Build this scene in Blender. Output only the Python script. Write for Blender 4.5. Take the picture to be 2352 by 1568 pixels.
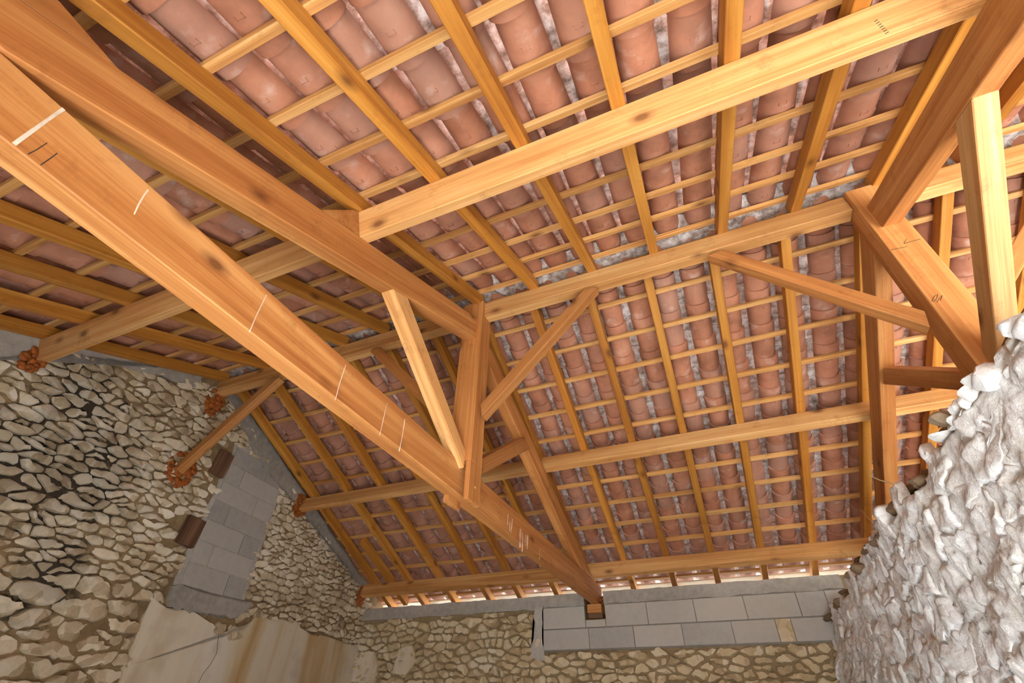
import bpy, bmesh, math, random
import numpy as np
from mathutils import Vector, Matrix, noise as mnoise

random.seed(11)
for o in list(bpy.data.objects): bpy.data.objects.remove(o)
SC = bpy.context.scene
COL = SC.collection
Z0 = 1.55                      # eye height: all heights below are measured from the lens

# ------------------------------------------------------------------ camera
F_PX = 1076.03; IW, IH = 2352, 1568
yaw, pit, rol = -0.42144, 0.69213, 0.02225
fw = np.array([math.sin(yaw)*math.cos(pit), math.cos(yaw)*math.cos(pit), math.sin(pit)])
rt = np.array([math.cos(yaw), -math.sin(yaw), 0.0]); up = np.cross(rt, fw)
rt, up = math.cos(rol)*rt+math.sin(rol)*up, -math.sin(rol)*rt+math.cos(rol)*up
cam_d = bpy.data.cameras.new('camera'); cam = bpy.data.objects.new('camera', cam_d); COL.objects.link(cam)
cam_d.sensor_width = 36; cam_d.lens = F_PX/IW*36; cam_d.clip_start = .02
cam.matrix_world = Matrix([[rt[0], up[0], -fw[0], 0], [rt[1], up[1], -fw[1], 0], [rt[2], up[2], -fw[2], Z0], [0, 0, 0, 1]])
SC.camera = cam

# ------------------------------------------------------------------ sky, sun, exposure
W = bpy.data.worlds.new('sky'); SC.world = W; W.use_nodes = True
bg = W.node_tree.nodes['Background']; bg.inputs[0].default_value = (.90, .95, 1, 1); bg.inputs[1].default_value = 1.6
sun_d = bpy.data.lights.new('sun_offscreen', 'SUN'); sun_d.energy = 58; sun_d.angle = .02; sun_d.color = (.97, .98, 1)
sun = bpy.data.objects.new('sun_offscreen', sun_d); COL.objects.link(sun)
sun.rotation_euler = Vector((-.27, .76, -.66)).to_track_quat('-Z', 'Y').to_euler()
vs = SC.view_settings; vs.view_transform = 'Standard'; vs.look = 'None'; vs.gamma = 1; vs.use_curve_mapping = False
vs.exposure = 0.92

# ------------------------------------------------------------------ pixel -> place
def ray(x, y):
    a, b = (x-IW/2)/F_PX, -(y-IH/2)/F_PX
    return a*rt+b*up+fw
def hit(x, y, n, d):
    r = ray(x, y); return r*(d/float(np.dot(r, n)))
GX, GK = -4.27, .085                                     # gable wall: x = GX - GK*y
def gab(x, y):
    p = hit(x, y, (1, GK, 0), GX); return (p[1], p[2])
def bck(x, y):
    p = hit(x, y, (0, 1, 0), 5.9); return (p[0], p[2])
def proj(p):
    v = np.array([p[0], p[1], p[2]-Z0]); c = v@fw
    if c < .05: return None
    return (IW/2+F_PX*(v@rt)/c, IH/2-F_PX*(v@up)/c, c)

# ------------------------------------------------------------------ roof planes
T = .40; CA = math.cos(math.atan(T)); SA = math.sin(math.atan(T))
def zfar(y): return 2.76-T*(y-2.56)      # underside of the rafters, back slope
def znear(y): return 2.76-T*(2.51-y)

# ------------------------------------------------------------------ materials
def nt(name):
    m = bpy.data.materials.new(name); m.use_nodes = True; t = m.node_tree; t.nodes.clear()
    out = t.nodes.new('ShaderNodeOutputMaterial'); b = t.nodes.new('ShaderNodeBsdfPrincipled')
    t.links.new(b.outputs[0], out.inputs[0]); return m, t, b
def nd(t, typ, **kw):
    n = t.nodes.new(typ)
    for k, v in kw.items():
        if k.startswith('i_'): n.inputs[k[2:].replace('_', ' ')].default_value = v
        else: setattr(n, k, v)
    return n
def ramp(t, fac, stops):
    r = t.nodes.new('ShaderNodeValToRGB'); e = r.color_ramp.elements
    while len(e) < len(stops): e.new(.5)
    for q, (p, c) in zip(e, stops): q.position = p; q.color = (c[0], c[1], c[2], 1)
    t.links.new(fac, r.inputs[0]); return r.outputs[0]
def mixc(t, fac, a, b, mode='MIX'):
    m = t.nodes.new('ShaderNodeMix'); m.data_type = 'RGBA'; m.blend_type = mode
    for s, v in ((m.inputs[0], fac), (m.inputs[6], a), (m.inputs[7], b)):
        if hasattr(v, 'is_output'): t.links.new(v, s)
        else: s.default_value = v if not isinstance(v, tuple) else (*v[:3], 1)
    return m.outputs[2]
def math_(t, op, a, b=0.0):
    m = t.nodes.new('ShaderNodeMath'); m.operation = op
    for s, v in ((m.inputs[0], a), (m.inputs[1], b)):
        if hasattr(v, 'is_output'): t.links.new(v, s)
        else: s.default_value = v
    return m.outputs[0]
def bump(t, b, h, strength=.4, dist=.01):
    n = nd(t, 'ShaderNodeBump'); n.inputs['Strength'].default_value = strength; n.inputs['Distance'].default_value = dist
    t.links.new(h, n.inputs['Height']); t.links.new(n.outputs[0], b.inputs['Normal'])
def lin(r, g, b):
    f = lambda c: (c/255/12.92 if c/255 <= .04045 else ((c/255+.055)/1.055)**2.4)
    return (f(r), f(g), f(b))

def wood(name, light, mid, dark, knots=1.0, rough=.62):
    m, t, b = nt(name)
    tc = nd(t, 'ShaderNodeTexCoord'); oi = nd(t, 'ShaderNodeObjectInfo')
    off = nd(t, 'ShaderNodeVectorMath', operation='SCALE'); cx = nd(t, 'ShaderNodeCombineXYZ')
    for i in range(3): t.links.new(oi.outputs['Random'], cx.inputs[i])
    t.links.new(cx.outputs[0], off.inputs[0]); off.inputs['Scale'].default_value = 37
    add = nd(t, 'ShaderNodeVectorMath', operation='ADD'); t.links.new(tc.outputs['Object'], add.inputs[0]); t.links.new(off.outputs[0], add.inputs[1])
    def mp(s):
        k = nd(t, 'ShaderNodeMapping'); k.inputs['Scale'].default_value = s; t.links.new(add.outputs[0], k.inputs[0]); return k.outputs[0]
    kn = nd(t, 'ShaderNodeTexVoronoi', i_Scale=1.0, i_Randomness=1.0); t.links.new(mp((2.7, 5.0, 5.0)), kn.inputs['Vector'])
    kd = kn.outputs['Distance']
    w = nd(t, 'ShaderNodeTexNoise', i_Scale=1.0, i_Detail=4.0, i_Distortion=.9); t.links.new(mp((.55, 11, 11)), w.inputs['Vector'])
    ring = nd(t, 'ShaderNodeTexNoise', i_Scale=1.0, i_Detail=3.0, i_Distortion=1.4); t.links.new(mp((.35, 34, 34)), ring.inputs['Vector'])
    g = nd(t, 'ShaderNodeTexNoise', i_Scale=1.0, i_Detail=4.0); t.links.new(mp((5, 150, 150)), g.inputs['Vector'])
    f = math_(t, 'ADD', math_(t, 'MULTIPLY', w.outputs[0], .55), math_(t, 'MULTIPLY', ring.outputs[0], .3))
    f = math_(t, 'ADD', f, math_(t, 'MULTIPLY', g.outputs[0], .15))
    c = ramp(t, f, [(.36, dark), (.5, mid), (.63, light)])
    hv = nd(t, 'ShaderNodeHueSaturation'); t.links.new(c, hv.inputs['Color'])
    t.links.new(math_(t, 'ADD', .84, math_(t, 'MULTIPLY', oi.outputs['Random'], .3)), hv.inputs['Value'])
    c = hv.outputs[0]
    km = ramp(t, kd, [(.06, (1, 1, 1)), (.11, (.5, .5, .5)), (.2, (.0, .0, .0))])
    c = mixc(t, math_(t, 'MULTIPLY', km, .8*knots), c, (dark[0]*.30, dark[1]*.22, dark[2]*.18))
    dt = nd(t, 'ShaderNodeTexNoise', i_Scale=7.0, i_Detail=5.0, i_Roughness=.75); t.links.new(tc.outputs['Object'], dt.inputs['Vector'])
    c = mixc(t, ramp(t, dt.outputs[0], [(.57, (0, 0, 0)), (.72, (.4, .4, .4))]), c, (dark[0]*.6, dark[1]*.55, dark[2]*.5))
    t.links.new(c, b.inputs['Base Color']); b.inputs['Roughness'].default_value = rough
    bump(t, b, g.outputs[0], .15, .004); return m
M = {}
M['truss'] = wood('treated_truss_timber', lin(208, 152, 92), lin(186, 124, 66), lin(158, 95, 44))
M['purlin'] = wood('planed_spruce', lin(226, 184, 126), lin(208, 154, 92), lin(178, 118, 62))
M['rafter'] = wood('yellow_treated_spruce', lin(206, 148, 68), lin(188, 126, 46), lin(160, 96, 30))
M['batten'] = wood('sawn_batten', lin(220, 176, 116), lin(202, 150, 86), lin(168, 112, 60))
M['oldwood'] = wood('old_brown_wood', lin(130, 98, 72), lin(104, 74, 52), lin(70, 48, 34), .3, .85)

def terracotta(name, grey):
    m, t, b = nt(name); tc = nd(t, 'ShaderNodeTexCoord'); oi = nd(t, 'ShaderNodeObjectInfo'); ge = nd(t, 'ShaderNodeNewGeometry')
    n1 = nd(t, 'ShaderNodeTexNoise', i_Scale=4.0, i_Detail=5.0, i_Roughness=.6); t.links.new(ge.outputs['Position'], n1.inputs['Vector'])
    n2 = nd(t, 'ShaderNodeTexNoise', i_Scale=90.0, i_Detail=3.0); t.links.new(tc.outputs['Object'], n2.inputs['Vector'])
    if not grey:
        c = ramp(t, n1.outputs[0], [(.3, lin(146, 96, 72)), (.52, lin(180, 122, 94)), (.75, lin(196, 144, 118))])
        pale = ramp(t, oi.outputs['Random'], [(.45, (0, 0, 0)), (1, (.55, .55, .55))])
        c = mixc(t, pale, c, lin(166, 132, 118))
        n3 = nd(t, 'ShaderNodeTexNoise', i_Scale=9.0, i_Detail=4.0); t.links.new(ge.outputs['Position'], n3.inputs['Vector'])
        c = mixc(t, ramp(t, n3.outputs[0], [(.6, (0, 0, 0)), (.75, (.35, .35, .35))]), c, lin(220, 205, 196))
    else:
        n3 = nd(t, 'ShaderNodeTexNoise', i_Scale=14.0, i_Detail=6.0, i_Roughness=.7); t.links.new(ge.outputs['Position'], n3.inputs['Vector'])
        c = ramp(t, n3.outputs[0], [(.3, lin(92, 80, 72)), (.45, lin(160, 142, 132)), (.58, lin(206, 200, 198)), (.75, lin(235, 234, 236))])
        c = mixc(t, ramp(t, oi.outputs['Random'], [(.5, (0, 0, 0)), (1, (.45, .45, .45))]), c, lin(150, 112, 96))
    t.links.new(c, b.inputs['Base Color']); b.inputs['Roughness'].default_value = .8
    bump(t, b, n2.outputs[0], .2, .004); return m
M['tile'] = terracotta('terracotta_tile', False); M['cover'] = terracotta('weathered_cover_tile', True)

def stone_mat(name, cols, soot=None, sc=11.0, bumpd=.012, light_noise=.5, cellc=False, sootk=.9):
    m, t, b = nt(name); ge = nd(t, 'ShaderNodeNewGeometry')
    v = nd(t, 'ShaderNodeTexVoronoi', i_Scale=sc); t.links.new(ge.outputs['Position'], v.inputs['Vector'])
    sp = nd(t, 'ShaderNodeSeparateColor'); t.links.new(v.outputs['Color'], sp.inputs[0])
    n = nd(t, 'ShaderNodeTexNoise', i_Scale=16.0, i_Detail=6.0, i_Roughness=.65); t.links.new(ge.outputs['Position'], n.inputs['Vector'])
    nb = nd(t, 'ShaderNodeTexNoise', i_Scale=1.1, i_Detail=2.0); t.links.new(ge.outputs['Position'], nb.inputs['Vector'])
    oi = nd(t, 'ShaderNodeObjectInfo')
    f = math_(t, 'ADD', math_(t, 'MULTIPLY', sp.outputs[0] if cellc else oi.outputs['Random'], (1-light_noise)), math_(t, 'MULTIPLY', n.outputs[0], light_noise))
    f = math_(t, 'ADD', f, math_(t, 'MULTIPLY', math_(t, 'SUBTRACT', nb.outputs[0], .5), .5))
    c = ramp(t, f, [(i/(len(cols)-1)*.6+.2, k) for i, k in enumerate(cols)])
    if soot:
        ds = None
        for (sx, sy, sz, r) in soot:
            d = nd(t, 'ShaderNodeVectorMath', operation='DISTANCE'); d.inputs[1].default_value = (sx, sy, sz); t.links.new(ge.outputs['Position'], d.inputs[0])
            k = math_(t, 'SUBTRACT', 1.0, math_(t, 'DIVIDE', d.outputs['Value'], r)); k = math_(t, 'MAXIMUM', k, 0.0)
            ds = k if ds is None else math_(t, 'MAXIMUM', ds, k)
        sn = nd(t, 'ShaderNodeTexNoise', i_Scale=6.5, i_Detail=6.0, i_Roughness=.7); t.links.new(ge.outputs['Position'], sn.inputs['Vector'])
        k = math_(t, 'MULTIPLY', math_(t, 'ADD', ds, .35), sn.outputs[0]); k = math_(t, 'MULTIPLY', k, math_(t, 'GREATER_THAN', ds, 0.0))
        c = mixc(t, ramp(t, k, [(.36, (0, 0, 0)), (.50, (sootk, sootk, sootk))]), c, lin(34, 32, 28))
    t.links.new(c, b.inputs['Base Color']); b.inputs['Roughness'].default_value = .9
    bump(t, b, n.outputs[0], .5, bumpd); return m
SOOT = [(-4.4, 1.75, 1.5+Z0, 1.0), (-4.4, 1.3, 1.25+Z0, .9), (-4.42, 2.0, .8+Z0, .55), (-4.4, 1.5, 1.95+Z0, .55)]
M['stone'] = stone_mat('limestone', [lin(164, 144, 114), lin(200, 184, 154), lin(220, 208, 182), lin(230, 222, 204)], SOOT, cellc=True, sootk=.28)
M['mortar'] = stone_mat('earth_mortar', [lin(116, 96, 68), lin(146, 124, 90), lin(172, 150, 114)], SOOT, 5, .02, .8)
M['bstone'] = stone_mat('ochre_limestone', [lin(170, 148, 114), lin(198, 178, 140), lin(212, 196, 162), lin(224, 214, 190)], cellc=True)
M['bmortar'] = stone_mat('ochre_mortar', [lin(116, 98, 70), lin(148, 128, 94), lin(174, 154, 120)], None, 5, .02, .8)
M['block'] = stone_mat('concrete_block', [lin(158, 157, 153), lin(180, 177, 170), lin(194, 189, 180)], None, 2.0, .004, .5)
M['joint'] = stone_mat('block_joint', [lin(120, 116, 108), lin(150, 146, 138)], None, 4, .004, .6)
M['cement'] = stone_mat('rough_cement', [lin(140, 136, 128), lin(172, 168, 160), lin(198, 194, 186)], None, 6, .015, .7)
def limewash():
    m, t, b = nt('limewashed_stone'); ge = nd(t, 'ShaderNodeNewGeometry')
    def nz_(sc, det, ro=.6, st=(1, 1, 1)):
        mp = nd(t, 'ShaderNodeMapping'); mp.inputs['Scale'].default_value = st; t.links.new(ge.outputs['Position'], mp.inputs[0])
        n = nd(t, 'ShaderNodeTexNoise', i_Scale=sc, i_Detail=det, i_Roughness=ro); t.links.new(mp.outputs[0], n.inputs['Vector']); return n.outputs[0]
    c = ramp(t, nz_(7, 6), [(.3, lin(222, 220, 214)), (.5, lin(240, 241, 241)), (.7, lin(244, 245, 248))])
    c = mixc(t, ramp(t, nz_(34, 8, .75, (1, 1, .55)), [(.55, (0, 0, 0)), (.68, (.75, .75, .75))]), c, lin(150, 140, 128))
    c = mixc(t, ramp(t, nz_(5, 6, .7), [(.58, (0, 0, 0)), (.72, (.5, .5, .5))]), c, lin(196, 184, 158))
    c = mixc(t, ramp(t, nz_(12, 7, .7, (1, 1, .4)), [(.52, (0, 0, 0)), (.68, (.35, .35, .35))]), c, lin(172, 156, 136))
    t.links.new(c, b.inputs['Base Color']); b.inputs['Roughness'].default_value = .92
    bump(t, b, nz_(48, 8, .7), .7, .012); return m
M['white'] = limewash()
M['rubble'] = stone_mat('brown_rubble', [lin(88, 68, 50), lin(126, 104, 80), lin(150, 134, 112)], None, 9, .02, .7)
M['floor'] = stone_mat('concrete_floor', [lin(196, 196, 194), lin(218, 218, 216)], None, 1, .004, .8)
M['ground'] = stone_mat('pale_gravel', [lin(186, 184, 178), lin(212, 210, 204)], None, 3, .01, .8)
def plain(name, c, rough=.7, nsc=20, var=.25):
    m, t, b = nt(name); ge = nd(t, 'ShaderNodeNewGeometry'); n = nd(t, 'ShaderNodeTexNoise', i_Scale=nsc, i_Detail=4.0)
    t.links.new(ge.outputs['Position'], n.inputs['Vector'])
    t.links.new(ramp(t, n.outputs[0], [(.3, tuple(x*(1-var) for x in c)), (.7, tuple(min(1, x*(1+var)) for x in c))]), b.inputs['Base Color'])
    b.inputs['Roughness'].default_value = rough; bump(t, b, n.outputs[0], .4, .01); return m
M['foam'] = plain('orange_expanding_foam', lin(156, 84, 28), .6, 40, .5)
M['paint'] = plain('white_drip', lin(228, 216, 198), .6)
M['pencil'] = plain('pencil_mark', lin(52, 44, 38), .8)
M['straw'] = plain('dry_twig', lin(150, 128, 98), .9)
def plaster():
    m, t, b = nt('stained_plaster'); ge = nd(t, 'ShaderNodeNewGeometry')
    mp = nd(t, 'ShaderNodeMapping'); mp.inputs['Scale'].default_value = (1.3, 1.3, .22); t.links.new(ge.outputs['Position'], mp.inputs[0])
    n = nd(t, 'ShaderNodeTexNoise', i_Scale=1.6, i_Detail=9.0, i_Roughness=.55, i_Distortion=.5); t.links.new(mp.outputs[0], n.inputs['Vector'])
    n2 = nd(t, 'ShaderNodeTexNoise', i_Scale=3.0, i_Detail=6.0); t.links.new(ge.outputs['Position'], n2.inputs['Vector'])
    c = ramp(t, n.outputs[0], [(.34, lin(186, 152, 100)), (.44, lin(208, 186, 146)), (.52, lin(222, 212, 190)), (.66, lin(230, 225, 214))])
    c = mixc(t, ramp(t, n2.outputs[0], [(.55, (0, 0, 0)), (.7, (.4, .4, .4))]), c, lin(176, 160, 132))
    t.links.new(c, b.inputs['Base Color']); b.inputs['Roughness'].default_value = .9; bump(t, b, n2.outputs[0], .3, .008); return m
M['plaster'] = plaster()

# ------------------------------------------------------------------ object helpers
def empty(name, loc=(0, 0, 0), parent=None, **props):
    o = bpy.data.objects.new(name, None); COL.objects.link(o); o.location = loc; o.empty_display_size = .1
    if parent: o.parent = parent
    for k, v in props.items(): o[k] = v
    return o
def meshobj(name, verts, faces, mat, parent=None, matrix=None, smooth=False, **props):
    me = bpy.data.meshes.new(name); me.from_pydata([tuple(v) for v in verts], [], faces); me.update()
    if smooth: me.polygons.foreach_set('use_smooth', [True]*len(me.polygons))
    me.materials.append(mat); return link(name, me, parent, matrix, **props)
def link(name, me, parent=None, matrix=None, **props):
    o = bpy.data.objects.new(name, me); COL.objects.link(o)
    if parent: o.parent = parent
    if matrix is not None:
        o.matrix_local = (Matrix.Translation(-parent.location) @ matrix) if parent else matrix
    elif parent: o.location = -parent.location
    for k, v in props.items(): o[k] = v
    return o
def bm_mesh(name, bm, mat):
    me = bpy.data.meshes.new(name); bmesh.ops.recalc_face_normals(bm, faces=bm.faces[:]); bm.to_mesh(me); bm.free(); me.materials.append(mat); return me
def box_bm(bm, lo, hi):
    x0, y0, z0 = lo; x1, y1, z1 = hi
    v = [bm.verts.new(p) for p in ((x0, y0, z0), (x1, y0, z0), (x1, y1, z0), (x0, y1, z0), (x0, y0, z1), (x1, y0, z1), (x1, y1, z1), (x0, y1, z1))]
    for f in ((0, 3, 2, 1), (4, 5, 6, 7), (0, 1, 5, 4), (1, 2, 6, 5), (2, 3, 7, 6), (3, 0, 4, 7)): bm.faces.new([v[i] for i in f])
    return v
def boxobj(name, lo, hi, mat, parent=None, bev=.004, **props):
    """axis-aligned block, origin at its centre"""
    c = [(a+b)/2 for a, b in zip(lo, hi)]; h = [(b-a)/2 for a, b in zip(lo, hi)]
    bm = bmesh.new(); box_bm(bm, [-q for q in h], h)
    if bev: bmesh.ops.bevel(bm, geom=bm.edges[:], offset=bev, segments=1, affect='EDGES', profile=.7)
    return link(name, bm_mesh(name, bm, mat), parent, Matrix.Translation(c), **props)
def beam(name, p0, p1, w, h, upv, mat, parent=None, cut0=0., cut1=0., bev=.004, w1=None, **props):
    """timber along p0-p1 (centre line): w sideways, h along upv; cut = extra length of the lower edge at each end"""
    p0, p1 = Vector(p0), Vector(p1); ax = (p1-p0); L = ax.length; ax.normalize()
    upv = Vector(upv); upv = (upv-ax*upv.dot(ax)).normalized(); sd = upv.cross(ax)
    w1 = w if w1 is None else w1
    pts = []
    for z in (-h/2, h/2):
        s = 1 if z < 0 else -1
        pts += [(-L/2-s*cut0, -w/2, z), (L/2+s*cut1, -w1/2, z), (L/2+s*cut1, w1/2, z), (-L/2-s*cut0, w/2, z)]
    bm = bmesh.new(); v = [bm.verts.new(p) for p in pts]
    for f in ((0, 3, 2, 1), (4, 5, 6, 7), (0, 1, 5, 4), (1, 2, 6, 5), (2, 3, 7, 6), (3, 0, 4, 7)): bm.faces.new([v[i] for i in f])
    if bev: bmesh.ops.bevel(bm, geom=bm.edges[:], offset=bev, segments=1, affect='EDGES', profile=.7)
    c = (p0+p1)/2
    mt = Matrix([[ax[0], sd[0], upv[0], c[0]], [ax[1], sd[1], upv[1], c[1]], [ax[2], sd[2], upv[2], c[2]], [0, 0, 0, 1]])
    return link(name, bm_mesh(name, bm, mat), parent, mt, **props)
def prism(name, x, w, prof, ax, mat, parent=None, bev=.004, dx=0., **props):
    """timber with a profile drawn in the (y,z) plane, grain along ax=(dy,dz); dx = sideways shift from first to last profile point pair"""
    a = Vector((0, ax[0], ax[1])).normalized(); n = Vector((0, -a.z, a.y)); sd = Vector((1, 0, 0))
    c = Vector((x, sum(p[0] for p in prof)/len(prof), sum(p[1] for p in prof)/len(prof)+Z0))
    L = [((Vector((x, p[0], p[1]+Z0))-c).dot(a), (Vector((x, p[0], p[1]+Z0))-c).dot(n)) for p in prof]
    u0, u1 = min(q[0] for q in L), max(q[0] for q in L); bm = bmesh.new(); dx *= n.cross(a).x
    va = [bm.verts.new((q[0], -w/2+dx*((q[0]-u0)/(u1-u0)-.5), q[1])) for q in L]; vb = [bm.verts.new((q[0], w/2+dx*((q[0]-u0)/(u1-u0)-.5), q[1])) for q in L]
    bm.faces.new(va); bm.faces.new(vb[::-1]); k = len(L)
    for i in range(k): bm.faces.new((va[i], vb[i], vb[(i+1) % k], va[(i+1) % k]))
    bmesh.ops.recalc_face_normals(bm, faces=bm.faces[:])
    if bev: bmesh.ops.bevel(bm, geom=bm.edges[:], offset=bev, segments=1, affect='EDGES', profile=.7)
    sd = n.cross(a)
    # local axes: x=a, y=side, z=n (right-handed)
    mt = Matrix([[a[0], sd[0], n[0], c[0]], [a[1], sd[1], n[1], c[1]], [a[2], sd[2], n[2], c[2]], [0, 0, 0, 1]])
    return link(name, bm_mesh(name, bm, mat), parent, mt, **props)
def A(x, y, z): return Vector((x, y, z+Z0))

# ------------------------------------------------------------------ ground, floor, hidden enclosing walls
boxobj('ground', (-40, -40, -.30), (40, 40, -.06), M['ground'], None, 0, kind='structure', label='pale gravel yard around the barn', category='ground')
boxobj('floor', (-4.9, -1.0, -.05), (5.3, 6.35, 0), M['floor'], None, 0, kind='structure', label='pale concrete floor of the barn', category='floor')
wf = empty('wall_front', (0, -.84, 0), None, kind='structure', label='stone front wall with wide open doorways', category='wall')
for k, (x0, x1, za, zb) in enumerate(((-4.7, -.40, 0, 2.78), (-.40, .72, 2.5, 2.78), (.72, 1.5, 0, 2.78), (1.5, 4.6, 2.5, 2.78), (4.6, 5.2, 0, 2.78))):
    boxobj('masonry', (x0, -1.29, za), (x1, -.84, zb), M['bmortar'], wf, 0)
wl = empty('wall_far_right', (5.2, 2.5, 0), None, kind='structure', label='plain gable wall closing the far end', category='wall')
meshobj('masonry', [A(5.2, y, z) for y, z in ((-1.3, -1.55), (6.35, -1.55), (6.35, 1.35), (2.53, 2.85), (-1.3, 1.35))]+[A(5.6, y, z) for y, z in ((-1.3, -1.55), (6.35, -1.55), (6.35, 1.35), (2.53, 2.85), (-1.3, 1.35))],
        [(0, 1, 2, 3, 4), (9, 8, 7, 6, 5)]+[(i, i+5, (i+1) % 5+5, (i+1) % 5) for i in range(5)], M['bmortar'], wl)

# ------------------------------------------------------------------ roof slopes: battens and tiles
def tile_mesh(name, L, a0, a1, dep0, dep1, th, mat, conv, n=12, m=4, mark=True):
    """barrel tile along +x; conv=-1 channel tile (belly down), +1 cover tile (belly up); belly at z=0 (channel) or crown at z=dep"""
    V = []; Fc = []
    for lay in (0, 1):
        for i in range(m+1):
            s = i/m; a = a0+(a1-a0)*s; d = dep0+(dep1-dep0)*s
            for j in range(n+1):
                u = -1+2*j/n; ang = u*math.pi*.47
                y = a*math.sin(ang)/math.sin(math.pi*.47); z = d*(1-(math.cos(ang)-math.cos(math.pi*.47))/(1-math.cos(math.pi*.47)))
                k = (a-th*lay)/a if conv < 0 else (a-th*(1-lay))/a
                y *= k; z = z+(th*lay if conv < 0 else th*lay-th)*abs(math.cos(ang*.6))
                if conv > 0: z = dep0-z+ (2*th*lay-th)*0
                V.append((s*L, y, z))
    N = (n+1)*(m+1)
    for lay in (0, 1):
        for i in range(m):
            for j in range(n):
                q = [lay*N+i*(n+1)+j, lay*N+(i+1)*(n+1)+j, lay*N+(i+1)*(n+1)+j+1, lay*N+i*(n+1)+j+1]
                Fc.append(tuple(q if lay == 1 else q[::-1]))
    for i in range(m):
        for j in (0, n): a_, b_ = i*(n+1)+j, (i+1)*(n+1)+j; Fc.append((a_, b_, b_+N, a_+N))
    for j in range(n):
        for i in (0, m): a_ = i*(n+1)+j; Fc.append((a_, a_+1, a_+1+N, a_+N))
    if mark:      # maker's stamp and the two small nibs of a pressed tile
        def bx(x0, x1, y0, y1, z0, z1):
            k = len(V); V.extend([(x, y, z) for x in (x0, x1) for y in (y0, y1) for z in (z0, z1)])
            for f in ((0, 1, 3, 2), (4, 6, 7, 5), (0, 4, 5, 1), (2, 3, 7, 6), (0, 2, 6, 4), (1, 5, 7, 3)): Fc.append(tuple(k+i for i in f))
        for y0, y1, x0, x1 in ((-.019, .019, .150, .1535), (-.019, -.0155, .150, .170), (.0155, .019, .158, .170)): bx(x0, x1, y0, y1, -.003, .004)
        for y in (-.045, .05): bx(.40, .414, y-.006, y+.006, .001, .02)
    me = bpy.data.meshes.new(name); me.from_pydata(V, [], Fc); me.update()
    bm = bmesh.new(); bm.from_mesh(me); bmesh.ops.recalc_face_normals(bm, faces=bm.faces[:]); bm.to_mesh(me); bm.free()
    me.polygons.foreach_set('use_smooth', [True]*len(me.polygons)); me.set_sharp_from_angle(angle=.7); me.materials.append(mat); return me
CH = tile_mesh('roof_tile', .455, .096, .081, .080, .075, .013, M['tile'], -1)
CV = tile_mesh('cover_tile', .455, .088, .104, .062, .066, .013, M['cover'], 1, 8, 2, False)
RH, BT = .09, .027      # rafter height, batten thickness
def roof(name, label, far, battens, x0, x1, colx, pitch, skew, ymax):
    R = empty(name, (0, 2.53, Z0+2.9), None, kind='structure', label=label, category='roof')
    def pos(x, y, h):       # point at height h above the rafters' underside, horizontal y
        return A(x, y, (zfar(y) if far else znear(y))+h/CA)
    d = 1 if far else -1
    down = Vector((0, d*CA, -SA)); nrm = Vector((0, d*SA, CA))
    for y in battens:
        xx0 = (GX-GK*y-.05) if y < 6.0 else -4.9
        dy = random.uniform(-.004, .004)
        beam('batten', pos(xx0, y+dy, RH+BT/2), pos(x1, y-dy, RH+BT/2), .040, BT, nrm, M['batten'], R, bev=.0015)
    items = {'roof_tile': [], 'cover_tile': []}
    n0 = int((x0-colx)/pitch)-1; n1 = int((x1-colx)/pitch)+1
    for i in range(n0, n1):
        rnd = random.uniform(-.006, .006)
        for y in battens:
            yy = y-d*.085*CA                   # upper edge of the channel tile, a little above its batten
            for kind in ('roof_tile', 'cover_tile'):
                xc = colx+i*pitch+rnd+skew*(yy-3.0)+(pitch/2 if kind == 'cover_tile' else 0)+random.uniform(-.004, .004)
                if xc < x0+skew*(yy-3) or xc > x1: continue
                if kind == 'cover_tile': yc = yy+d*random.uniform(-.03, .03); h = RH+BT+.072; tl = .020
                else: yc = yy+d*random.uniform(-.008, .008); h = RH+BT+.001; tl = .018
                ax = (down*.327+nrm*tl+Vector((skew*.327, 0, 0))+Vector((random.uniform(-.004, .004), 0, 0))).normalized()
                sd = nrm.cross(ax).normalized(); n_ = ax.cross(sd)
                p = pos(xc, yc, h)
                end = p+ax*.455
                if d*end.y > d*ymax+.12: continue
                mt = Matrix([[ax[0], sd[0], n_[0], p[0]], [ax[1], sd[1], n_[1], p[1]], [ax[2], sd[2], n_[2], p[2]], [0, 0, 0, 1]])
                q = proj((p+end)/2); sz = 0
                if q and -60 < q[0] < IW+60 and -60 < q[1] < IH+60: sz = 1/q[2]**2*abs((Vector((0, 0, Z0))-p).normalized().dot(nrm))
                items[kind].append((sz, mt))
    for kind, L in items.items():
        L.sort(key=lambda a: -a[0]); me = CH if kind == 'roof_tile' else CV
        for sz, mt in L[:300]: link(kind, me, R, mt)
        bm = bmesh.new()
        for sz, mt in L[300:]:
            tmp = me.copy(); tmp.transform(mt); bm.from_mesh(tmp); bpy.data.meshes.remove(tmp)
        if len(L) > 300:
            m2 = bpy.data.meshes.new(kind); bm.to_mesh(m2); m2.materials.append(me.materials[0])
            link(kind+'s_beyond', m2, R, kind='stuff')
        bm.free()
    return R
BF = [2.60, 2.88, 3.177, 3.473, 3.775, 4.072, 4.373, 4.684, 4.984, 5.298, 5.608, 5.915, 6.215]
BN = [2.42, 2.15, 1.885, 1.597, 1.31, 1.025, .742, .46, .18, -.10, -.385, -.665, -.95, -1.23]
RB = roof('ceiling_back', 'terracotta tiled back roof slope seen from below', True, BF, -4.95, 5.4, 1.175, .2275, -.034, 6.56)
M['board'] = wood('pale_eaves_board', lin(250, 240, 218), lin(244, 230, 204), lin(230, 210, 178), .2)
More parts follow.
